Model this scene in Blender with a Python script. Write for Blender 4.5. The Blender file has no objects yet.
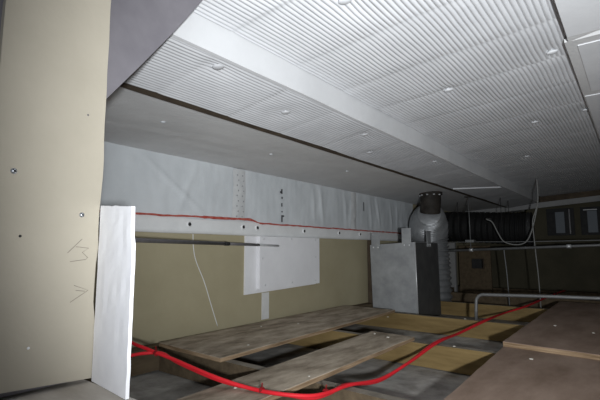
import bpy, bmesh, math, random
from mathutils import Vector, Matrix, noise
random.seed(7)
scene = bpy.context.scene
COL = scene.collection

# ------------------------------------------------------------------ camera, world, light, exposure
cam_d = bpy.data.cameras.new('camera'); cam = bpy.data.objects.new('camera', cam_d); COL.objects.link(cam)
cam.location = (0, 0, 0.5)
cam.rotation_euler = (math.radians(90 + 6.6325), 0, math.radians(38.146))
cam_d.sensor_width = 36; cam_d.lens = 25.8; cam_d.clip_start = 0.02
scene.camera = cam
w = bpy.data.worlds.new('world'); scene.world = w; w.use_nodes = True
w.node_tree.nodes['Background'].inputs[0].default_value = (0.75, 0.85, 1.0, 1)
w.node_tree.nodes['Background'].inputs[1].default_value = 0.16
fl = bpy.data.lights.new('flash', 'SPOT'); flo = bpy.data.objects.new('flash', fl); COL.objects.link(flo)
flo.location = (0.32, -0.15, 0.46)
fl.energy = 275; fl.color = (0.94, 0.975, 1.0); fl.shadow_soft_size = 0.03
fl.spot_size = math.radians(90); fl.spot_blend = 1.0
d = Vector((-1.3, 2.6, 1.1)) - flo.location
flo.rotation_euler = d.to_track_quat('-Z', 'Y').to_euler()
scene.view_settings.view_transform = 'Standard'; scene.view_settings.look = 'None'
scene.view_settings.exposure = 0.0; scene.view_settings.gamma = 1.0
scene.view_settings.use_curve_mapping = False

# ------------------------------------------------------------------ materials
def mat(name, col, rough=0.8, metal=0.0, col2=None, scale=6.0, lo=0.35, hi=0.7, bump=0.0, bscale=40.0,
        stretch=(1, 1, 1), emit=None, spec=0.3, detail=5.0):
    m = bpy.data.materials.new(name); m.use_nodes = True
    nt = m.node_tree; b = nt.nodes['Principled BSDF']
    b.inputs['Base Color'].default_value = (*col, 1); b.inputs['Roughness'].default_value = rough
    b.inputs['Metallic'].default_value = metal; b.inputs['Specular IOR Level'].default_value = spec
    tc = nt.nodes.new('ShaderNodeTexCoord'); mp = nt.nodes.new('ShaderNodeMapping')
    mp.inputs['Scale'].default_value = stretch
    nt.links.new(tc.outputs['Object'], mp.inputs['Vector'])
    if col2:
        n = nt.nodes.new('ShaderNodeTexNoise'); n.inputs['Scale'].default_value = scale; n.inputs['Detail'].default_value = detail
        n.inputs['Roughness'].default_value = 0.62
        r = nt.nodes.new('ShaderNodeValToRGB')
        r.color_ramp.elements[0].position = lo; r.color_ramp.elements[0].color = (*col, 1)
        r.color_ramp.elements[1].position = hi; r.color_ramp.elements[1].color = (*col2, 1)
        nt.links.new(mp.outputs[0], n.inputs['Vector']); nt.links.new(n.outputs['Fac'], r.inputs[0])
        nt.links.new(r.outputs[0], b.inputs['Base Color'])
    if bump:
        n2 = nt.nodes.new('ShaderNodeTexNoise'); n2.inputs['Scale'].default_value = bscale; n2.inputs['Detail'].default_value = 4
        bm_ = nt.nodes.new('ShaderNodeBump'); bm_.inputs['Strength'].default_value = bump; bm_.inputs['Distance'].default_value = 0.01
        nt.links.new(mp.outputs[0], n2.inputs['Vector']); nt.links.new(n2.outputs['Fac'], bm_.inputs['Height'])
        nt.links.new(bm_.outputs[0], b.inputs['Normal'])
    if emit:
        b.inputs['Emission Color'].default_value = (*emit[0], 1); b.inputs['Emission Strength'].default_value = emit[1]
    return m
M = {}
M['plasterboard'] = mat('plasterboard', (.355, .315, .205), .9, col2=(.41, .365, .245), scale=2.2, bump=.08)
M['post_board'] = mat('post_board', (.43, .39, .315), .85, col2=(.475, .432, .352), scale=4, bump=.05, bscale=90)
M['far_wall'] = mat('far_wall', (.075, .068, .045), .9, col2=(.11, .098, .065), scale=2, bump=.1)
M['dark_timber'] = mat('dark_timber', (.055, .04, .028), .85, col2=(.10, .075, .05), scale=10, bump=.3)
M['ledger'] = mat('ledger', (.085, .062, .038), .85, col2=(.145, .108, .066), scale=7, stretch=(3, .6, 3), bump=.2)
M['white_paint'] = mat('white_paint', (.80, .81, .83), .6, col2=(.74, .75, .77), scale=5, bump=.05)
M['foam'] = mat('foam', (.90, .90, .93), .8, col2=(.85, .85, .89), scale=25, bump=.05, bscale=60)
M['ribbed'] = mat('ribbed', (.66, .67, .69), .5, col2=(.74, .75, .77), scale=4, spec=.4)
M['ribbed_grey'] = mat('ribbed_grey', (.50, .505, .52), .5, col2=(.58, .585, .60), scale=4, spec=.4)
M['bulkhead_white'] = mat('bulkhead_white', (.67, .675, .685), .6, col2=(.61, .615, .625), scale=4, bump=.05)
M['grey_board'] = mat('grey_board', (.63, .63, .63), .8, col2=(.72, .72, .72), scale=3, bump=.15, bscale=60)
M['gusset'] = mat('gusset', (.145, .137, .152), .9, col2=(.195, .184, .20), scale=5, bump=.1, bscale=30)
M['membrane'] = mat('membrane', (.58, .61, .63), .55, col2=(.67, .70, .72), scale=3, bump=.1, bscale=20)
M['hem'] = mat('hem', (.80, .81, .81), .6, col2=(.72, .73, .73), scale=7, bump=.1)
M['tape'] = mat('tape', (.62, .63, .63), .5, col2=(.55, .56, .57), scale=18)
M['red_bead'] = mat('red_bead', (.42, .06, .045), .6, col2=(.55, .16, .12), scale=30)
M['red_tube'] = mat('red_tube', (.74, .022, .034), .55, col2=(.60, .018, .026), scale=9, spec=.25)
M['red_tie'] = mat('red_tie', (.25, .012, .015), .5)
M['dusty_top'] = mat('dusty_top', (.15, .13, .105), .95, col2=(.28, .25, .205), scale=8, bump=.2)
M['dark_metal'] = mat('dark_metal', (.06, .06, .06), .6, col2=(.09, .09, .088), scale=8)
M['dim_white'] = mat('dim_white', (.30, .30, .30), .8, col2=(.25, .25, .25), scale=5)  # darkened white; weaker light at the far end is put into the colour
M['black'] = mat('black', (.015, .015, .016), .6, col2=(.03, .03, .03), scale=20)
M['mark'] = mat('mark', (.06, .06, .065), .8)
M['pencil'] = mat('pencil', (.22, .20, .17), .9)
M['panel_white'] = mat('panel_white', (.84, .84, .86), .7, col2=(.77, .77, .79), scale=5, bump=.05)
M['filler'] = mat('filler', (.68, .68, .67), .9, col2=(.60, .60, .58), scale=14, bump=.15)
M['galv'] = mat('galv', (.32, .33, .34), .6, .35, col2=(.44, .45, .46), scale=9, bump=.03)
M['galv_edge'] = mat('galv_edge', (.75, .76, .77), .4, .5, col2=(.65, .66, .67), scale=9)
M['foil'] = mat('foil', (.30, .31, .32), .4, .6, col2=(.42, .43, .44), scale=12, bump=.2, bscale=30)
M['black_flex'] = mat('black_flex', (.007, .007, .007), .75, col2=(.012, .012, .012), scale=12)
M['collar'] = mat('collar', (.018, .015, .012), .7, col2=(.05, .043, .036), scale=14, bump=.3)
M['steel'] = mat('steel', (.22, .225, .225), .5, .4, col2=(.165, .165, .165), scale=10)
M['rod_dark'] = mat('rod_dark', (.15, .145, .15), .45, .4, col2=(.21, .20, .205), scale=30, stretch=(1, 1, 1))
M['ply'] = mat('ply', (.19, .128, .092), .9, col2=(.34, .25, .195), scale=7, lo=.32, hi=.7, detail=9, stretch=(1, .35, 1), bump=.1, bscale=30)
M['old_ply'] = mat('old_ply', (.19, .15, .105), .95, col2=(.52, .44, .345), scale=10, lo=.33, hi=.66, stretch=(1.3, .5, 1), bump=.3, bscale=30, detail=9)
M['ply_edge'] = mat('ply_edge', (.17, .11, .06), .85, col2=(.42, .30, .19), scale=14, stretch=(.4, .4, 9))
M['joist'] = mat('joist', (.15, .10, .038), .85, col2=(.27, .19, .08), scale=6, lo=.3, hi=.72, stretch=(.5, 3, 4), bump=.1)
M['ledge'] = mat('ledge', (.42, .38, .33), .9, col2=(.58, .54, .49), scale=9, stretch=(.6, 2, 1), bump=.15)
M['bay'] = mat('bay', (.20, .19, .172), .95, col2=(.50, .48, .45), scale=7, detail=9, lo=.32, hi=.72, bump=.5, bscale=18)
M['crumb'] = mat('crumb', (.55, .52, .46), .9)
M['chrome'] = mat('chrome', (.55, .57, .60), .3, .8, col2=(.4, .42, .45), scale=60)
M['pane'] = mat('pane', (.12, .13, .14), .6, emit=((.72, .84, 1.0), .012))
M['cable_white'] = mat('cable_white', (.24, .24, .23), .5)  # white cable darkened, with far light falloff put into its colour

# ------------------------------------------------------------------ geometry helpers
def link(o, parent=None):
    COL.objects.link(o)
    if parent is not None: o.parent = parent
    return o
def build(name, bm, m, parent=None, smooth=False, bevel=0.0):
    if bevel:
        es = [e for e in bm.edges if len(e.link_faces) == 2 and e.calc_face_angle(0) > .7]
        bmesh.ops.bevel(bm, geom=es, offset=bevel, segments=2, affect='EDGES', profile=.6)
    bmesh.ops.recalc_face_normals(bm, faces=bm.faces)
    me = bpy.data.meshes.new(name); bm.to_mesh(me); bm.free()
    for p in me.polygons: p.use_smooth = smooth
    o = bpy.data.objects.new(name, me)
    ms = m if isinstance(m, (list, tuple)) else [m]
    for x in ms: me.materials.append(M[x])
    return link(o, parent)
def tag(o, label, cat, group=None):
    o['label'] = label; o['category'] = cat
    if group: o['group'] = group
    return o
def thing(name, label, cat, loc, group=None):
    o = bpy.data.objects.new(name, None); o.location = loc; o.empty_display_size = .05; link(o)
    return tag(o, label, cat, group)
def structure(o): o['kind'] = 'structure'; return o
def hexa(bm, p, mi=0):
    """eight points: four of the bottom in order, four of the top in order"""
    v = [bm.verts.new(q) for q in p]
    for f in ((3, 2, 1, 0), (4, 5, 6, 7), (0, 1, 5, 4), (1, 2, 6, 5), (2, 3, 7, 6), (3, 0, 4, 7)):
        bm.faces.new([v[i] for i in f]).material_index = mi
def box(bm, x0, x1, y0, y1, z0, z1):
    hexa(bm, [(x0, y0, z0), (x1, y0, z0), (x1, y1, z0), (x0, y1, z0), (x0, y0, z1), (x1, y0, z1), (x1, y1, z1), (x0, y1, z1)])
def bx(name, dims, m, parent=None, bevel=.003):
    bm = bmesh.new(); L = parent.location if parent is not None else (0, 0, 0)
    box(bm, dims[0]-L[0], dims[1]-L[0], dims[2]-L[1], dims[3]-L[1], dims[4]-L[2], dims[5]-L[2])
    return build(name, bm, m, parent, bevel=bevel)
def smooth_path(pts, n=8):
    P = [Vector(p) for p in pts]
    if len(P) < 3: return P
    Q = [2*P[0]-P[1]] + P + [2*P[-1]-P[-2]]; out = []
    for i in range(1, len(Q)-2):
        a, b, c, d_ = Q[i-1], Q[i], Q[i+1], Q[i+2]
        for k in range(n):
            t = k/n
            out.append(.5*((2*b) + (c-a)*t + (2*a-5*b+4*c-d_)*t*t + (3*b-a-3*c+d_)*t**3))
    out.append(P[-1]); return out
def tube(bm, pts, r, seg=10, caps=True):
    """r: number or function of (index, count)"""
    P = [Vector(p) for p in pts]; n = len(P); rings = []
    t0 = (P[1]-P[0]).normalized(); u = t0.orthogonal().normalized()
    for i, p in enumerate(P):
        t = (P[min(i+1, n-1)]-P[max(i-1, 0)]).normalized()
        u = (u - t*u.dot(t)).normalized(); v = t.cross(u)
        rr = r(i, n) if callable(r) else r
        rings.append([bm.verts.new(p + (u*math.cos(a)+v*math.sin(a))*rr) for a in [2*math.pi*k/seg for k in range(seg)]])
    for a, b in zip(rings, rings[1:]):
        for k in range(seg):
            bm.faces.new((a[k], a[(k+1) % seg], b[(k+1) % seg], b[k]))
    if caps:
        bm.faces.new(rings[0][::-1]); bm.faces.new(rings[-1])
def tb(name, pts, r, m, parent=None, seg=10, curve=False, n=8):
    bm = bmesh.new(); L = Vector(parent.location) if parent is not None else Vector((0, 0, 0))
    pts = [Vector(p)-L for p in pts]
    tube(bm, smooth_path(pts, n) if curve else pts, r, seg)
    return build(name, bm, m, parent, smooth=True)
def dome(bm, c, nrm, r, h, seg=10):
    nrm = Vector(nrm).normalized(); u = nrm.orthogonal().normalized(); v = nrm.cross(u); c = Vector(c)
    prev = None
    for k in range(4):
        a = k/4*math.pi/2
        ring = [bm.verts.new(c+nrm*h*math.sin(a)+(u*math.cos(b)+v*math.sin(b))*r*math.cos(a)) for b in [2*math.pi*i/seg for i in range(seg)]]
        if prev is None: bm.faces.new(ring[::-1])
        else:
            for i in range(seg): bm.faces.new((prev[i], prev[(i+1) % seg], ring[(i+1) % seg], ring[i]))
        prev = ring
    top = bm.verts.new(c+nrm*h)
    for i in range(seg): bm.faces.new((prev[i], prev[(i+1) % seg], top))
def screw_head(name, c, nrm, r, m, parent):
    bm = bmesh.new(); L = Vector(parent.location); c = Vector(c)-L
    dome(bm, c-Vector(nrm)*.002, nrm, r, r*.55+.002, 12)
    # cross recess
    n = Vector(nrm).normalized(); u = n.orthogonal().normalized(); v = n.cross(u)
    o = build(name, bm, m, parent, smooth=True)
    bm = bmesh.new()
    for a, b in ((u, v), (v, u)):
        p = c+n*(r*.5)
        hexa(bm, [p+a*r*.5*sx+b*r*.12*sy+n*z for z in (0, r*.12) for sx, sy in ((-1, -1), (1, -1), (1, 1), (-1, 1))])
    build('recess', bm, 'black', o)
    return o
def fn(x, y, z=0.0): return noise.noise(Vector((x, y, z)))

# ------------------------------------------------------------------ the setting
structure(bx('wall_left', (-2.32, -2.19, -.6, 7.8, -.16, 1.30), 'plasterboard', bevel=0))
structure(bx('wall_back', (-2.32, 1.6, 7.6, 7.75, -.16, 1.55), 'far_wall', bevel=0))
structure(bx('wall_right', (1.5, 1.6, .0, 7.6, -.16, 1.55), 'plasterboard', bevel=0))
bm = bmesh.new(); nx, ny = 46, 90
g = [[bm.verts.new((-2.19+3.7*i/nx, -.6+8.2*j/ny, -.155+.010*fn(i*.45, j*.45)+.006*fn(i*1.3, j*1.3, 4))) for j in range(ny+1)] for i in range(nx+1)]
for i in range(nx):
    for j in range(ny): bm.faces.new((g[i][j], g[i+1][j], g[i+1][j+1], g[i][j+1]))
structure(build('floor', bm, 'bay', smooth=True))
SL = .06
def zg(x): return 1.066+SL*(x+2.19)          # underside of the grey boarding beside the wall
def zs(x): return 1.094+.132*(x+1.40)          # underside of the lower ribbed strip
def zm(x): return 1.238+SL*(x+1.05)          # underside of the main ribbed sheet
# grey boarding of the low ceiling (slab with slightly uneven underside)
bm = bmesh.new(); nx, ny = 12, 90
lo = [[bm.verts.new((-2.19+.78*i/nx, -.3+7.9*j/ny, zg(-2.19+.78*i/nx)+.002*fn(i*.9, j*.35))) for j in range(ny+1)] for i in range(nx+1)]
hi = [[bm.verts.new((-2.19+.78*i/nx, -.3+7.9*j/ny, 1.35)) for j in (0, ny)] for i in (0, nx)]
for i in range(nx):
    for j in range(ny): bm.faces.new((lo[i][j], lo[i][j+1], lo[i+1][j+1], lo[i+1][j]))
bm.faces.new((hi[0][0], hi[1][0], hi[1][1], hi[0][1]))
bm.faces.new([lo[0][j] for j in range(ny+1)]+[hi[0][1], hi[0][0]])
bm.faces.new([lo[nx][j] for j in range(ny, -1, -1)]+[hi[1][0], hi[1][1]])
bm.faces.new([lo[i][0] for i in range(nx, -1, -1)]+[hi[0][0], hi[1][0]])
bm.faces.new([lo[i][ny] for i in range(nx+1)]+[hi[1][1], hi[0][1]])
ceil = structure(build('ceiling', bm, 'grey_board', smooth=False))
for x, y in ((-1.711, 1.142), (-1.761, 1.95), (-1.706, 2.749)):
    bm = bmesh.new(); dome(bm, (x, y, zg(x)+.003), (0, 0, -1), .014, .009); build('fixing', bm, 'membrane', ceil, smooth=True)
# decking above everything
bm = bmesh.new(); box(bm, -1.41, 1.5, -.3, 7.6, 1.46, 1.52); structure(build('trim_1', bm, 'dark_timber'))

# ------------------------------------------------------------------ ribbed insulation sheets
def ribbed(name, x0, x1, y0, y1, zf, thick, pitch, amp, label, seams, fixings, m='ribbed', deep=.5):
    root = thing(name, label, 'insulation', ((x0+x1)/2, y0, zf((x0+x1)/2)))
    L = root.location
    per = 8; nr = int(round((x1-x0)/pitch)); nxs = nr*per; nys = int((y1-y0)/.07)
    ys = [y0+(y1-y0)*j/nys for j in range(nys+1)]
    for s in seams: ys += [s-.009, s, s+.009]
    ys = sorted(set(ys)); bm = bmesh.new(); G = []
    sg = [sum(1 for q in seams if y > q) for y in ys]; ph = [random.uniform(-.45, .45) for _ in range(len(seams)+1)]
    for i in range(nxs+1):
        x = x0+(x1-x0)*i/nxs; row = []
        for j, y in enumerate(ys):
            a = amp*(1-math.exp(-((min(abs(y-s) for s in seams) if seams else 9)/.008)**2)*deep)
            z = zf(x) - a*(2*abs(math.cos(math.pi*(i/per)+ph[sg[j]]))**.8-1) + .004*fn(x*4, y*3.1, 2) + .0015*fn(x*17, y*13, 5)
            for (fx, fy) in fixings:
                z += .010*math.exp(-((x-fx)**2+((y-fy)*.7)**2)/.0016)
            xx = x + .0025*fn(x*5, y*6, 9)
            if i == 0: xx += .006*fn(y*7, 3.3)
            row.append(bm.verts.new((xx-L[0], y-L[1], z-L[2])))
        G.append(row)
    n = len(ys)
    for i in range(nxs):
        for j in range(n-1): bm.faces.new((G[i][j], G[i][j+1], G[i+1][j+1], G[i+1][j]))
    def top(v): return bm.verts.new((v.co.x, v.co.y, v.co.z+thick))
    # edges turned up to give the sheet its thickness
    for line in (G[0], G[-1], [r[0] for r in G], [r[-1] for r in G]):
        t = [top(v) for v in line]
        for k in range(len(line)-1): bm.faces.new((line[k], line[k+1], t[k+1], t[k]))
    sheet = build('ribbed_sheet', bm, m, root, smooth=True)
    for fx, fy in fixings:
        bm = bmesh.new(); dome(bm, (fx-L[0], fy-L[1], zf(fx)+.004-L[2]), (.1, .1, -1), .022, .008)
        build('fixing', bm, m, root, smooth=True)
    return root
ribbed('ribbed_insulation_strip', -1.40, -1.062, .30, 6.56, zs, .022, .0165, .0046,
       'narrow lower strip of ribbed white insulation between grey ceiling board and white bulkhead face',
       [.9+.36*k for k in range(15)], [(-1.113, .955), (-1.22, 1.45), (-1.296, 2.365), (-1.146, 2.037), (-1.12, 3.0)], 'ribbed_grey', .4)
ribbed('ribbed_insulation_sheet', -1.036, .62, .30, 7.55, zm, .025, .0185, .0032,
       'wide sheet of ribbed white insulation lining the higher part of ceiling',
       [.95+.345*k for k in range(18)], [(-.661, 1.066), (-.669, 2.011), (-.221, 1.926), (-.675, 3.876), (-.183, 2.871), (-.45, 2.9)], 'ribbed', .95)
bm = bmesh.new(); ny = 60; rows = []  # dark strip modelled in place of the shadow gap beside the ribbed sheet
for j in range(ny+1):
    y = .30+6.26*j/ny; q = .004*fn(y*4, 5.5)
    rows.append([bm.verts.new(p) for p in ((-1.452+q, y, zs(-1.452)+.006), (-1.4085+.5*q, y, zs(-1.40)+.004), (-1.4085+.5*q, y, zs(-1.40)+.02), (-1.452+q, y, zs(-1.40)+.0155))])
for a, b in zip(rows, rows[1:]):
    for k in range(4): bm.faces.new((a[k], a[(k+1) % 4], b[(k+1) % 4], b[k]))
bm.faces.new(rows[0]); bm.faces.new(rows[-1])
tag(build('edge_strip', bm, 'dark_timber'), 'thin dark brown strip standing in for shadow gap along edge of lower ribbed strip, against grey ceiling', 'batten')
# white bulkhead face between the two levels
bm = bmesh.new(); ny = 60; rows = []
for j in range(ny+1):
    y = .30+6.26*j/ny; q = .003*fn(y*3, 1.5)
    rows.append([bm.verts.new(p) for p in ((-1.058, y, zs(-1.06)-.004+q), (-1.044+q, y, zs(-1.06)-.002+q), (-1.040+q, y, zm(-1.045)+.012), (-1.058, y, zm(-1.045)+.012))])
for a, b in zip(rows, rows[1:]):
    for k in range(4): bm.faces.new((a[k], a[(k+1) % 4], b[(k+1) % 4], b[k]))
bm.faces.new(rows[0]); bm.faces.new(rows[-1])
o = build('bulkhead_board', bm, 'white_paint', smooth=False)
o.data.materials[0] = M['bulkhead_white']; tag(o, 'long smooth white bulkhead face running along step between two ribbed insulation levels', 'bulkhead')
# cross batten on the lower strip, far away
bm = bmesh.new(); p0, p1 = (-1.38, 4.15), (-1.06, 4.62)
hexa(bm, [(x, y+dy, zs(x)-.014+dz) for dz in (0, .010) for x, y, dy in ((p0[0], p0[1], 0), (p1[0], p1[1], 0), (p1[0], p1[1], .03), (p0[0], p0[1], .03))])
tag(build('cross_batten', bm, 'white_paint'), 'thin pale batten across the far end of lower ribbed strip', 'batten')

# white board under the far end of the ceiling
r = thing('cross_beam', 'white board across far end of room under ceiling, in front of dark windows', 'beam', (-1.0, 6.62, 1.05))
L = r.location
def zb(x): return .995+.070*(x+2.148)
bm = bmesh.new()
hexa(bm, [(x-L[0], y-L[1], z-L[2]) for x, y, z in ((-2.19, 6.62, zb(-2.19)), (1.5, 6.62, zb(1.5)), (1.5, 6.66, zb(1.5)), (-2.19, 6.66, zb(-2.19)),
     (-2.19, 6.62, zb(-2.19)+.075), (1.5, 6.62, zb(1.5)+.063), (1.5, 6.66, zb(1.5)+.063), (-2.19, 6.66, zb(-2.19)+.075))])
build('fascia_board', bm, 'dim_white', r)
bm = bmesh.new()
hexa(bm, [(x-L[0], y-L[1], z-L[2]) for x, y, z in ((-1.04, 6.665, zb(-1.04)+.01), (1.5, 6.665, zb(1.5)+.01), (1.5, 6.70, zb(1.5)+.01), (-1.04, 6.70, zb(-1.04)+.01),
     (-1.04, 6.665, zm(-1.04)-.012), (1.5, 6.665, zm(1.5)-.012), (1.5, 6.70, zm(1.5)-.012), (-1.04, 6.70, zm(-1.04)-.012))])
build('backing_timber', bm, 'dark_timber', r)

# boxed-in beam on the right
r = thing('boxed_beam', 'white boxed-in beam hanging under right side of the ribbed ceiling', 'beam', (.2, .3, 1.282))
bx('soffit_board', (-.167, .62, 1.81, 6.6, 1.268, 1.282), 'grey_board', r, .002)
bx('near_panel', (-.151, .62, .30, 1.745, 1.258, 1.282), 'white_paint', r, .003)
def skew(name, x0, x1, ya, yb, w_, z0, z1, m):
    bm = bmesh.new()
    hexa(bm, [(x-r.location[0], y-r.location[1], z-r.location[2]) for z in (z0, z1) for x, y in ((x0, ya), (x1, yb), (x1, yb+w_), (x0, ya+w_))])
    return build(name, bm, m, r, bevel=.003)
skew('edge_strip', -.153, .62, 1.747, 1.44, .052, 1.262, 1.282, 'grey_board')
bx('middle_panel', (-.130, .62, 1.86, 2.45, 1.264, 1.2675), 'white_paint', r, 0)
bx('far_panel', (-.162, .62, 2.52, 3.48, 1.264, 1.2675), 'white_paint', r, 0)
# ------------------------------------------------------------------ membrane on the wall
r = thing('vapour_membrane', 'pale grey wrinkled plastic membrane across top of the beige wall, red bead below', 'membrane', (-2.19, 2.5, .605))
L = r.location
creases = [(1.28, 1.0, .9), (1.72, .55, -.25), (2.95, .62, .05), (3.05, 1.0, .1), (3.45, .7, .08), (3.62, .9, -.12), (3.95, .6, .05), (4.1, 1.0, .1), (4.4, .6, .1), (4.6, .7, -.05)]
bm = bmesh.new(); ny, nz = 330, 26; G = []
for j in range(ny+1):
    y = .25+4.78*j/ny; row = []
    for k in range(nz+1):
        z = .690+.385*k/nz; e = math.sin(math.pi*k/nz)
        dpt = .012+.007*fn(y*2.6, z*3.2)+.004*fn(y*8, z*5, 3)+.002*fn(y*22, z*7, 5)
        for cy, amp_, sl in creases:
            q = (y-(cy+sl*(1.07-z)*1.6)); dpt += amp_*.009*math.exp(-(q/.022)**2)*e
        row.append(bm.verts.new((max(.003, dpt), y-L[1], z-L[2])))
    G.append(row)
for j in range(ny):
    for k in range(nz): bm.faces.new((G[j][k], G[j+1][k], G[j+1][k+1], G[j][k+1]))
build('sheet', bm, 'membrane', r, smooth=True)
# hem strip under the bead
bm = bmesh.new(); G = []
for j in range(ny+1):
    y = .25+4.78*j/ny
    G.append([bm.verts.new((d_+.002*fn(y*9, k), y-L[1], z-L[2]+.003*fn(y*3, k*.2))) for k, (d_, z) in enumerate(((.002, .601), (.014, .604), (.017, .625), (.013, .655), (.016, .685), (.010, .700)))])
for a, b in zip(G, G[1:]):
    for k in range(5): bm.faces.new((a[k], b[k], b[k+1], a[k+1]))
build('hem_strip', bm, 'hem', r, smooth=True)
pts = []
for j in range(300):
    y = .25+4.75*j/299
    drop = .022*(1/(1+math.exp(-(y-2.24)*60)))-.016*max(0, min(1, (y-1.3)/.95))
    pts.append((-2.170+.002*fn(y*20, 0), y, .700-drop+.003*fn(y*14, 2)+.003*fn(y*5, 7)))
bm = bmesh.new(); tube(bm, [Vector(p)-L for p in pts], lambda i, n: (.0058+.003*fn(i*.35, 1)+(.003 if 95 < i < 124 else 0)), 8)
build('sealant_bead', bm, 'red_bead', r, smooth=True)
for y0, y1 in ((2.015, 2.135), (3.56, 3.66)):
    bm = bmesh.new(); n = 40; R = []
    for k in range(n+1):
        z = .700+.36*k/n
        R.append([bm.verts.new((.020+.006*math.sin(s*math.pi)+.003*fn(z*30, s*4, y0), y0+(y1-y0)*s+.008*fn(z*6, 4)-L[1], z-L[2])) for s in (0, .2, .4, .5, .6, .8, 1)])
    for a, b in zip(R, R[1:]):
        for k in range(6): bm.faces.new((a[k], a[k+1], b[k+1], b[k]))
    tp = build('seam_tape', bm, 'tape', r, smooth=True)
    if y0 < 3:
        for c in range(2):
            for k in range(9):
                bm = bmesh.new(); y = y0+.035+.05*c+(.012 if k % 2 else 0); z = .73+k*.036
                dome(bm, (.027, y-L[1], z-L[2]), (1, 0, 0), .006, .002, 8); build('perforation', bm, 'galv', tp)
for y0, y1, z0, z1 in ((2.519, 2.534, .935, .972), (2.524, 2.536, .895, .912), (2.522, 2.534, .835, .862), (2.524, 2.536, .790, .800), (2.523, 2.537, .715, .768), (2.536, 2.555, .756, .768), (2.506, 2.518, .940, .954), (3.794, 3.806, .89, .98)):
    bm = bmesh.new(); box(bm, .0245, .0265, y0-L[1], y1-L[1], z0-L[2], z1-L[2]); build('printed_dash', bm, 'mark', r)
for y, z in ((1.662, .658), (2.123, .660), (2.264, .660), (2.822, .655), (3.351, .655), (3.732, .655), (1.10, .655)):
    bm = bmesh.new(); dome(bm, (.012, y-L[1], z-L[2]), (1, 0, 0), .020, .012, 14)
    wsh = build('washer', bm, 'hem', r, smooth=True)
    bm = bmesh.new(); dome(bm, (.021, y-L[1], z-L[2]), (1, 0, 0), .012, .006, 10); build('screw', bm, 'black', wsh, smooth=True)

# ------------------------------------------------------------------ wall fittings
r = thing('access_panel', 'square white access panel screwed on beige wall, raised board on a white frame', 'panel', (-2.19, 2.58, .19))
L = r.location
bm = bmesh.new()
hexa(bm, [(-2.189-L[0], 2.152-L[1], .19-L[2]), (-2.178-L[0], 2.152-L[1], .19-L[2]), (-2.178-L[0], 2.99-L[1], .215-L[2]), (-2.189-L[0], 2.99-L[1], .215-L[2]),
          (-2.189-L[0], 2.152-L[1], .599-L[2]), (-2.178-L[0], 2.152-L[1], .599-L[2]), (-2.178-L[0], 2.99-L[1], .599-L[2]), (-2.189-L[0], 2.99-L[1], .599-L[2])])
build('backing_frame', bm, 'panel_white', r, bevel=.002)
cover = bx('cover_board', (-2.177, -2.150, 2.272, 3.005, .222, .599), 'panel_white', r, .003)
for y, z in ((2.31, .58), (2.63, .585), (2.95, .585), (2.30, .44), (2.95, .44), (2.33, .25), (2.64, .25), (2.95, .25)):
    bm = bmesh.new(); dome(bm, (-2.150-L[0], y-L[1], z-L[2]), (1, 0, 0), .008, .004, 10); build('screw', bm, 'galv_edge', r, smooth=True)
bx('jointing_strip', (-2.189, -2.184, 2.335, 2.41, .0, .190), 'filler', r, .001)
o = tb('pale_string', [(-2.183, 1.700, .598), (-2.183, 1.706, .519), (-2.184, 1.730, .432), (-2.184, 1.800, .298), (-2.184, 1.860, .150), (-2.184, 1.917, .012)], .0025, 'hem', None, 6, True)
tag(o, 'thin pale cord hanging down the beige wall left of access panel', 'string')
# telescopic rod between the white foam board and the wall
r = thing('telescopic_rod', 'dark grey telescopic rod reaching to wall below the membrane, thin bright tip', 'rod', (-1.18, .47, .525))
a, b = Vector((-1.02, .475, .5256)), Vector((-2.178, 2.50, .5315))
a = Vector((-1.60, .93, .540)); b = Vector((-2.143, 2.465, .5315)); dv = (b-a)
a2 = a - dv*.42; 
tb('outer_sleeve', [a2, a+dv*.50], .0098, 'rod_dark', r, 12)
tb('middle_sleeve', [a+dv*.50, a+dv*.78], .0090, 'rod_dark', r, 12)
tb('inner_tip', [a+dv*.78, b], .0082, 'galv_edge', r, 10)
tb('locking_ring', [a+dv*.485, a+dv*.515], .0118, 'black', r, 12)
# ------------------------------------------------------------------ post on the left with gusset, ledge and foam board
r = thing('support_pier', 'timber bearer block with pale wooden ledge, at foot of the beige boarded post', 'ledge', (-1.0, .2, -.15))
bx('bearer', (-1.20, -.98, -.2, .44, -.15, .205), 'dark_timber', r)
bx('ledge_board', (-1.25, -.735, -.2, .468, .205, .225), 'ledge', r, .002)
r = thing('boarded_post', 'near post clad in beige plasterboard with screws and pencil marks, at left edge', 'post', (-.95, .36, .226))
L = r.location
bm = bmesh.new(); n = 26; R = []
for k in range(n+1):
    z = .232+1.02*k/n
    ya = .262+.003*fn(z*9, 1)+(.006 if z > 1.0 else 0); yb = .472+.0035*fn(z*8, 6)-.002*max(0, z-.6)
    if .36 < z < .47: yb -= .004
    dz = (.0, .004)
    R.append([bm.verts.new((x-L[0], y-L[1], z-L[2]+(0 if k else .0)+(.012*(.466-y)/.2 if k == 0 else 0))) for x, y in ((-.9425, ya), (-.93, ya+.001), (-.93, yb-.001), (-.9425, yb))])
for p, q in zip(R, R[1:]):
    for k in range(4): bm.faces.new((p[k], p[(k+1) % 4], q[(k+1) % 4], q[k]))
bm.faces.new(R[0]); bm.faces.new(R[-1])
board = build('plasterboard_face', bm, 'post_board', r)
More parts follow.
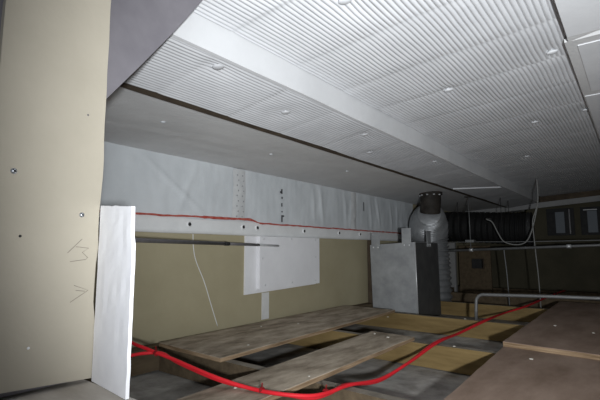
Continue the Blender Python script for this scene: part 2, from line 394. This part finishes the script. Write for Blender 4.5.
# grey gusset sheet behind, with its diagonal edge running up to the ceiling
out = [(.12, .23), (.440, .23), (.445, .80), (.475, .842), (.56, .955), (.655, 1.085), (.756, 1.233), (.12, 1.233)]
bm = bmesh.new(); fr = [bm.verts.new((-.945-L[0], y-L[1], z-L[2])) for y, z in out]; bk = [bm.verts.new((-.985-L[0], y-L[1], z-L[2])) for y, z in out]
bm.faces.new(fr); bm.faces.new(bk[::-1])
for k in range(len(out)): bm.faces.new((fr[k], bk[k], bk[(k+1) % len(out)], fr[(k+1) % len(out)]))
build('gusset_sheet', bm, 'gusset', r, bevel=.004)
bx('stud', (-1.03, -.987, .28, .44, .226, 1.22), 'dark_timber', r)
def P55(y, z): return (-.930, y, z)
for y, z, rr in ((.2992, .650, .0066), (.4318, .5743, .0060)):
    screw_head('screw', P55(y, z), (1, 0, 0), rr, 'chrome', r)
bm = bmesh.new(); dome(bm, (-.9312-L[0], .318-L[1], .5264-L[2]), (1, 0, 0), .0034, .0022, 10); build('dark_screw', bm, 'black', r)
bm = bmesh.new(); dome(bm, (-.9312-L[0], .4323-L[1], .7937-L[2]), (1, 0, 0), .0030, .002, 10); build('sunk_screw', bm, 'rod_dark', r)
bm = bmesh.new(); dome(bm, (-.9312-L[0], .346-L[1], .314-L[2]), (1, 0, 0), .0035, .002, 10); build('filler_spot', bm, 'white_paint', r)
for st in ([(.407, .494), (.435, .523)], [(.423, .507), (.450, .504), (.437, .495), (.449, .484), (.445, .480), (.413, .476)], [(.424, .427), (.454, .415), (.418, .393)], [(.428, .4165), (.447, .4135)]):
    bm = bmesh.new(); tube(bm, [(-.9297-L[0], y-L[1], z-L[2]) for y, z in st], .0006, 5); build('pencil_mark', bm, 'pencil', r)
# white foam board standing on the ledge, turned a little
bm = bmesh.new(); n = 24; m_ = 8; dx = Vector((.995, -.10, 0)); nn = Vector((-.10, -.995, 0)); o0 = Vector((-.927, .470, .226))
F = []
for k in range(n+1):
    z = k/n; row = []
    for i in range(m_+1):
        s = i/m_; wd = .162+.003*fn(z*11, 2)-(.010*z*z if z > .8 else 0)
        hh = .371-.012*s+.002*fn(s*9, 8)
        row.append(o0+dx*(wd*s)+nn*(.001*fn(s*6, z*9, 1))+Vector((0, 0, hh*z)))
    F.append(row)
fv = [[bm.verts.new(p) for p in row] for row in F]; bv = [[bm.verts.new(p-nn*.007) for p in row] for row in F]
for k in range(n):
    for i in range(m_):
        bm.faces.new((fv[k][i], fv[k][i+1], fv[k+1][i+1], fv[k+1][i])); bm.faces.new((bv[k][i], bv[k+1][i], bv[k+1][i+1], bv[k][i+1]))
    bm.faces.new((fv[k][0], fv[k+1][0], bv[k+1][0], bv[k][0])); bm.faces.new((fv[k][m_], bv[k][m_], bv[k+1][m_], fv[k+1][m_]))
for i in range(m_):
    bm.faces.new((fv[0][i], bv[0][i], bv[0][i+1], fv[0][i+1])); bm.faces.new((fv[n][i], fv[n][i+1], bv[n][i+1], bv[n][i]))
tag(build('foam_board', bm, 'foam'), 'upright white foam board with rough edges, beside the beige boarded post', 'board')

# ------------------------------------------------------------------ floor framing
tag(bx('wall_plate', (-2.188, -2.10, -.2, 7.58, -.146, -.022), 'ledger'), 'dark brown timber plate lying along foot of the beige wall', 'timber')
JL = {.46: 'floor joist nearest the viewer, below the ledge', 1.43: 'floor joist carrying near ends of the two loose boards',
      2.39: 'pale yellow floor joist under far end of narrow loose board', 3.38: 'pale yellow floor joist in front of the grey metal box',
      4.42: 'floor joist just behind the grey metal box', 5.45: 'dim floor joist second behind the metal box', 6.42: 'farthest floor joist near the dark back wall'}
for i, (y, lab) in enumerate(JL.items()):
    bm = bmesh.new(); n = 40; R = []
    for k in range(n+1):
        x = -2.098+3.55*k/n; q = .003*fn(x*2.2, y*3); t = .0025*fn(x*4, y, 3)
        R.append([bm.verts.new(p) for p in ((x, y+q, -.150), (x, y+.048+q, -.150), (x, y+.048+q, -.0215+min(0, t)), (x, y+q, -.0215+min(0, t)))])
    for a, b in zip(R, R[1:]):
        for k in range(4): bm.faces.new((a[k], a[(k+1) % 4], b[(k+1) % 4], b[k])).material_index = int(k == 2)
    bm.faces.new(R[0]); bm.faces.new(R[-1])
    tag(build('floor_joist', bm, ['ledger', 'dusty_top'] if y < 2 else ['joist', 'dusty_top'] if y < 5 else ['ledger', 'ledger']), lab, 'joist', 'floor joists')
# boards and plywood: top face in one material, edge in another
def sheet(name, quad, z0, z1, top, label, cat, dz=(0, 0, 0, 0), group=None):
    r = thing(name, label, cat, (sum(p[0] for p in quad)/4, sum(p[1] for p in quad)/4, z0), group); L = r.location
    for nm, za, zb_, m in (('core', z0, z1-.003, 'ply_edge'), ('face_veneer', z1-.003, z1, top)):
        bm = bmesh.new()
        # edges divided so the outline can be a little ragged
        pts = []
        for k in range(4):
            A, B = Vector(quad[k]), Vector(quad[(k+1) % 4]); n = max(2, int((B-A).length/.06))
            for i in range(n):
                t = i/n; p = A.lerp(B, t); nrm = Vector(((B-A).y, -(B-A).x)).normalized()
                q = p+nrm*.0035*fn(p.x*9, p.y*9, z1*40) if i else p
                pts.append((q.x, q.y, dz[k]*(1-t)+dz[(k+1) % 4]*t))
        lo_ = [bm.verts.new((x-L[0], y-L[1], za+d_-L[2])) for x, y, d_ in pts]; hi_ = [bm.verts.new((x-L[0], y-L[1], zb_+d_-L[2])) for x, y, d_ in pts]
        bm.faces.new(lo_[::-1]); bm.faces.new(hi_)
        for k in range(len(pts)): bm.faces.new((lo_[k], lo_[(k+1) % len(pts)], hi_[(k+1) % len(pts)], hi_[k]))
        build(nm, bm, m, r)
    return r
sheet('loose_board', [(-2.095, 1.425), (-1.575, 1.405), (-1.655, 3.40), (-2.155, 3.41)], -.021, 0, 'old_ply',
      'wide grey-brown plywood board lying along foot of the beige wall', 'board')
sheet('loose_board', [(-1.24, .55), (-1.03, .55), (-1.065, 2.43), (-1.345, 2.435)], -.021, 0, 'old_ply',
      'narrow plywood board with splintered edge, crossed by red tubes', 'board')
sheet('plywood_sheet', [(-.515, .50), (.70, .50), (.68, 2.90), (-.612, 2.90)], -.021, 0, 'ply',
      'front brown plywood sheet at lower right corner, edge under the other sheet', 'plywood')
sheet('plywood_sheet', [(-.597, 2.475), (.66, 2.36), (.66, 4.88), (-.645, 4.90)], .001, .026, 'ply',
      'brown plywood sheet lapped over front one, running under steel hoop rail', 'plywood', dz=(0, 0, -.021, -.021))

# ------------------------------------------------------------------ red tubes
A = [(-1.19, .52, .30), (-1.42, .76, .22), (-1.739, 1.03, .12), (-1.581, 1.034, .1), (-1.453, 1.063, .075), (-1.252, 1.092, .040), (-1.122, 1.142, .013), (-1.001, 1.164, .012), (-.921, 1.234, .004), (-.905, 1.33, -.003),
     (-.908, 1.46, -.011), (-.915, 1.731, -.050), (-.912, 2.029, -.036), (-.92, 2.42, -.010), (-.966, 2.927, -.04), (-.915, 3.40, -.010), (-.955, 4.08, -.04), (-.848, 4.44, -.010), (-.824, 5.47, -.010), (-.78, 6.44, -.010)]
A = A[2:]
A[0] = (-1.95, 1.10, .155)
A.insert(1, (-1.739, 1.03, .12))
r = thing('red_tube', 'main bright red plastic tube running from foam board across boards and joists', 'tube', A[0])
tb('sheath', A, .0070, 'red_tube', r, 12, True, 10)
for c, dr in (((-1.075, 1.153, .013), (.9, .2, 0)), ((-1.545, 1.04, .092), (-.9, .2, .2)), ((-.913, 1.31, .000), (.1, 1, -.1))):
    c = Vector(c); dr = Vector(dr).normalized()
    bm = bmesh.new(); Lr = Vector(r.location)
    tube(bm, [c-dr*.006-Lr, c+dr*.006-Lr], .0105, 12); tube(bm, [c+Vector((0, 0, .010))-Lr, c+Vector((.012, -.012, .028))-Lr], .0025, 6)
    build('cable_tie', bm, 'red_tie', r)
off = Vector((.017, -.012, .004))
B = [(-1.80, .93, .10), (-1.66, .965, .080), (-1.589, 1.010, .090), (-1.541, 1.062, .088), (-1.453, 1.078, .062), (-1.252, 1.104, .028), (-1.122, 1.156, .008), (-1.001, 1.178, .008), (-.930, 1.246, -.008),
     (-.917, 1.342, -.013), (-.922, 1.46, -.013), (-.928, 1.731, -.062), (-.927, 2.029, -.046), (-.935, 2.42, -.012), (-.982, 2.927, -.045), (-.931, 3.40, -.012), (-.971, 4.08, -.045), (-.864, 4.44, -.012), (-.840, 5.47, -.012), (-.796, 6.44, -.012)]
r = thing('red_tube', 'second red tube joining main one near foam board, strapped alongside its left flank', 'tube', B[0])
tb('sheath', B, .0066, 'red_tube', r, 12, True, 10)

# ------------------------------------------------------------------ metal box and posts
tag(bx('wall_post', (-2.165, -2.085, 3.86, 3.95, -.02, .60), 'dark_timber'), 'dark timber upright against wall, left of the grey metal box', 'post')
r = thing('metal_box', 'upright grey sheet-metal duct box with lugs on top, by the wall', 'box', (-1.86, 4.08, -.145)); L = r.location
bm = bmesh.new()
hexa(bm, [(x-L[0], y-L[1], z-L[2]) for x, y, z in ((-2.078, 3.8, -.145), (-1.622, 3.8, -.145), (-1.622, 4.37, -.145), (-2.078, 4.37, -.145), (-2.102, 3.8, .549), (-1.634, 3.8, .574), (-1.634, 4.37, .574), (-2.102, 4.37, .549))])
build('casing', bm, 'galv', r, bevel=.004)
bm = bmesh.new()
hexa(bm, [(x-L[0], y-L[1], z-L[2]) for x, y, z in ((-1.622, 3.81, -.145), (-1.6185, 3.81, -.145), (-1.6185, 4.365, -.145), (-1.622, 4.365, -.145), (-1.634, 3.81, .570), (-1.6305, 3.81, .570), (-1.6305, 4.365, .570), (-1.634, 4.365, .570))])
build('dark_side_sheet', bm, 'dark_metal', r)  # thin sheet colouring this side darker than the casing
tb('corner_seam', [(-1.622, 3.799, -.14), (-1.634, 3.799, .574)], .0055, 'galv_edge', r, 8)
for x, y, z0, z1, side in ((-2.035, 3.797, .50, .665, 0), (-1.712, 3.797, .52, .705, 0), (-1.628, 4.12, .53, .69, 1)):
    t = bx('mounting_lug', (x-.046, x+.046, y-.006, y-.002, z0, z1) if not side else (x, x+.004, y-.05, y+.05, z0, z1), 'galv', r, .001)
    for s in (-.025, .025):
        bm = bmesh.new()
        c = (x+s-L[0], y-.006-L[1], z0+.025-L[2]) if not side else (x+.004-L[0], y+s-L[1], z0+.02-L[2])
        dome(bm, c, (0, -1, 0) if not side else (1, 0, 0), .010, .006, 8); build('bolt', bm, 'galv_edge', t, smooth=True)
# ducts
r = thing('silver_duct', 'silver ribbed flexible duct bending down behind the grey metal box', 'duct', (-1.865, 4.75, -.145))
path = smooth_path([(-1.74, 4.44, .88), (-1.77, 4.52, .855), (-1.83, 4.64, .79), (-1.865, 4.74, .66), (-1.862, 4.75, .45), (-1.855, 4.755, .2), (-1.85, 4.76, -.142)], 30)
bm = bmesh.new(); Lv = Vector(r.location)
def rad(i, n):
    t = i/n; base = .115+.085*min(1, t*3.0)
    return base+.011*math.sin(i*1.05)+.006*fn(i*.5, 3)
tube(bm, [p-Lv for p in path], rad, 30); build('ribbed_hose', bm, 'foil', r, smooth=True)
r = thing('duct_collar', 'dark brown roof collar between grey ceiling and the silver duct', 'collar', (-1.70, 4.40, 1.09))
tb('sleeve', [(-1.69, 4.38, zg(-1.69)+.005), (-1.70, 4.39, .98), (-1.715, 4.41, .895)], .105, 'collar', r, 20, True)
tb('flange', [(-1.69, 4.38, zg(-1.69)+.004), (-1.69, 4.38, zg(-1.69)-.022)], .118, 'collar', r, 20)
for k in range(5):
    a = math.radians(200+36*k); bm = bmesh.new()
    dome(bm, (.01+.108*math.cos(a), -.02+.108*math.sin(a), zg(-1.69)-.022-1.09), (0, 0, -1), .012, .012, 8); build('bolt', bm, 'galv_edge', r, smooth=True)
r = thing('black_duct', 'black ribbed flexible duct lying level behind the silver duct', 'duct', (-1.6, 5.6, .59))
path = smooth_path([(-2.185, 5.62, .80), (-1.9, 5.6, .80), (-1.5, 5.6, .775), (-1.2, 5.6, .755), (-1.0, 5.62, .745)], 34)
bm = bmesh.new(); Lv = Vector(r.location)
tube(bm, [p-Lv for p in path], lambda i, n: .185+.010*math.sin(i*.9), 28); build('ribbed_hose', bm, 'black_flex', r, smooth=True)
bm = bmesh.new(); tube(bm, [path[-1]-Lv+Vector((-.01, 0, 0)), path[-1]-Lv+Vector((.03, .002, 0))], .196, 28); build('end_cap', bm, 'black', r, smooth=False)
for s in (-1.75, -1.25):
    bm = bmesh.new(); zt = zg(s) if s < -1.42 else zs(s)-.004
    for yy in (5.6-.19, 5.6+.19): tube(bm, [(s-Lv.x, yy-Lv.y, .77-Lv.z), (s-Lv.x, yy-Lv.y, zt-Lv.z)], .004, 6)
    tube(bm, [(s-Lv.x, 5.6-Lv.y+.20*math.cos(a), .775-Lv.z+.20*math.sin(a)) for a in [math.pi+math.pi*q/16 for q in range(17)]], .004, 6)
    build('hanger_strap', bm, 'black', r)
# ------------------------------------------------------------------ far pipework and wires
def zp(x): return .488+.0375*(x+1.843)
r = thing('level_pipe', 'long thin pale pipe running level across the dark far end', 'pipe', (-.4, 5.0, .5))
tb('pipe_run', [(-2.18, 5.0, zp(-2.18)), (1.5, 5.0, zp(1.5))], .0135, 'steel', r, 10)
for x in (-1.488, -.55, .5): tb('clip', [(x-.02, 5.0, zp(x)), (x+.02, 5.0, zp(x))], .019, 'galv_edge', r, 10)
r = thing('hanger_rod', 'thin pale rod hanging from ribbed strip to the level pipe', 'rod', (-1.495, 5.0, .5))
tb('rod_shaft', [(-1.495, 5.0, zg(-1.495)+.002), (-1.486, 4.985, zp(-1.486)+.012)], .0055, 'steel', r, 8)
bx('hook_clamp', (-1.535, -1.440, 4.955, 5.03, .585, .612), 'steel', r, .004)
bx('ceiling_plate', (-1.53, -1.46, 4.97, 5.03, zg(-1.495)-.012, zg(-1.495)+.002), 'collar', r, .002)
o = tb('slack_wire', [(-2.18, 5.10, .585), (-1.5, 5.10, .592), (-.94, 5.10, .588), (.2, 5.1, .60), (1.5, 5.1, .61)], .0045, 'steel', None, 6, True); tag(o, 'thin dim wire stretched level just above the pale pipe', 'wire')
o = tb('looped_cable', [(-1.36, 5.40, .862), (-1.345, 5.2, .858), (-1.324, 5.05, .841), (-1.263, 5.05, .805), (-1.208, 5.05, .683), (-1.152, 5.05, .590), (-1.036, 5.05, .556), (-.939, 5.05, .586), (-.876, 5.05, .706), (-.817, 5.05, .932), (-.80, 5.05, 1.06), (-.80, 5.05, zm(-.80)-.005)], .0062, 'cable_white', None, 8, True)
tag(o, 'pale cable hanging in a loose loop in front of black duct', 'cable')
o = tb('hanging_cable', [(-.797, 5.03, .99), (-.83, 5.035, .90), (-.862, 5.04, .80), (-.86, 5.04, .66), (-.852, 5.04, .469), (-.84, 5.04, .196), (-.835, 5.04, -.14)], .0055, 'cable_white', None, 8, True)
tag(o, 'pale cable dropping straight down beside dark windows, past the level pipe', 'cable')
o = tb('thin_conduit', [(-1.192, 5.2, .500), (-1.19, 5.2, .45), (-1.175, 5.2, .22), (-1.165, 5.2, -.145)], .0065, 'steel', None, 8, True); tag(o, 'thin grey conduit dropping below level pipe to the floor bay', 'conduit')
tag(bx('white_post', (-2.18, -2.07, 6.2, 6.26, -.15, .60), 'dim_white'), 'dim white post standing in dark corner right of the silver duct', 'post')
r = thing('black_duct_box', 'small square black vent box on a grey backing board in far corner', 'box', (-1.78, 6.3, -.15))
bx('backing_board', (-2.05, -1.62, 6.30, 6.33, -.15, .56), 'ledger', r)
bx('vent_body', (-1.85, -1.72, 6.22, 6.299, .25, .375), 'black', r); bx('vent_rim', (-1.862, -1.708, 6.285, 6.2995, .238, .387), 'dark_timber', r)
# hoop rail
r = thing('hoop_rail', 'bent grey steel hoop rail standing over joists and plywood at right', 'rail', (-1.0, 3.40, -.02))
pts = [(-1.0, 3.405, -.02), (-.997, 3.405, .06), (-.993, 3.405, .115)]
for k in range(1, 8):
    a = math.pi/2*k/7; pts.append((-.993+.055*(1-math.cos(a)), 3.405, .115+.055*math.sin(a)))
pts += [(-.5, 3.405, .185), (.35, 3.405, .203)]
for k in range(1, 8):
    a = math.pi/2*k/7; pts.append((.35+.055*math.sin(a), 3.405, .203-.055*(1-math.cos(a))))
pts += [(.405, 3.405, .018)]
tb('rail_tube', pts, .0115, 'steel', r, 12)
tb('foot', [(.405, 3.405, .0185), (.405, 3.405, .024)], .022, 'steel', r, 12)
# windows on the far wall
for i, (x0, x1, p0, p1) in enumerate(((-1.10, -.74, -.985, -.865), (-.66, -.34, -.575, -.455))):
    bm = bmesh.new()
    box(bm, x0, p0, 7.57, 7.599, .72, 1.13); box(bm, p1, x1, 7.57, 7.599, .72, 1.13); box(bm, p0, p1, 7.57, 7.599, 1.075, 1.13); box(bm, p0, p1, 7.57, 7.599, .72, .755)
    wn = structure(build('window_%d' % (i+1), bm, 'black'))
    bx('pane', (p0, p1, 7.585, 7.597, .755, 1.075), 'pane', wn, 0)
    bx('side_bar', (p1+.06, p1+.075, 7.555, 7.5695, .74, 1.11), 'rod_dark', wn, 0)
    if i: bx('label_strip', (-.62, -.45, 7.558, 7.5695, 1.082, 1.095), 'white_paint', wn, 0)
# crumbs of plaster
CR = [(-1.52, 3.00, 0, 'on far end of the wide board'), (-1.984, 2.114, 0, 'near wall on the wide board'), (-1.865, 2.353, 0, 'in middle of the wide board'), (-1.66, 1.671, 0, 'at front edge of the wide board'),
      (-1.17, 2.304, 0, 'at far right corner of the narrow board'), (-1.28, 2.35, 0, 'at far left corner of the narrow board'), (-1.19, 1.135, 0, 'near left end of narrow board'), (-1.07, 1.42, 0, 'midway along right edge of narrow board'),
      (-.428, 2.26, 0, 'on the front plywood sheet below its step'), (-.458, 3.2, .020, 'on the rear plywood sheet near left edge'), (-.245, 3.05, .022, 'on the rear plywood sheet at picture edge'),
      (-.83, 2.41, -.022, 'on pale joist beside the red tubes'), (-1.08, 3.40, -.022, 'on the joist in front of metal box')]
for x, y, z, lab in CR:
    bm = bmesh.new(); bmesh.ops.create_icosphere(bm, subdivisions=1, radius=1)
    s = random.uniform(.006, .011); sx, sy = random.uniform(.6, 1.3), random.uniform(.6, 1.3)
    for v in bm.verts:
        v.co = Vector((v.co.x*s*sx, v.co.y*s*sy, v.co.z*s*.45+s*.42)) * (1+.25*fn(v.co.x*2, v.co.y*2, v.co.z+x*9))
        v.co.z = max(v.co.z, 0)
    o = build('plaster_crumb', bm, 'crumb'); o.location = (x, y, z)
    tag(o, 'small pale plaster crumb '+lab, 'crumb', 'plaster crumbs on the boards')
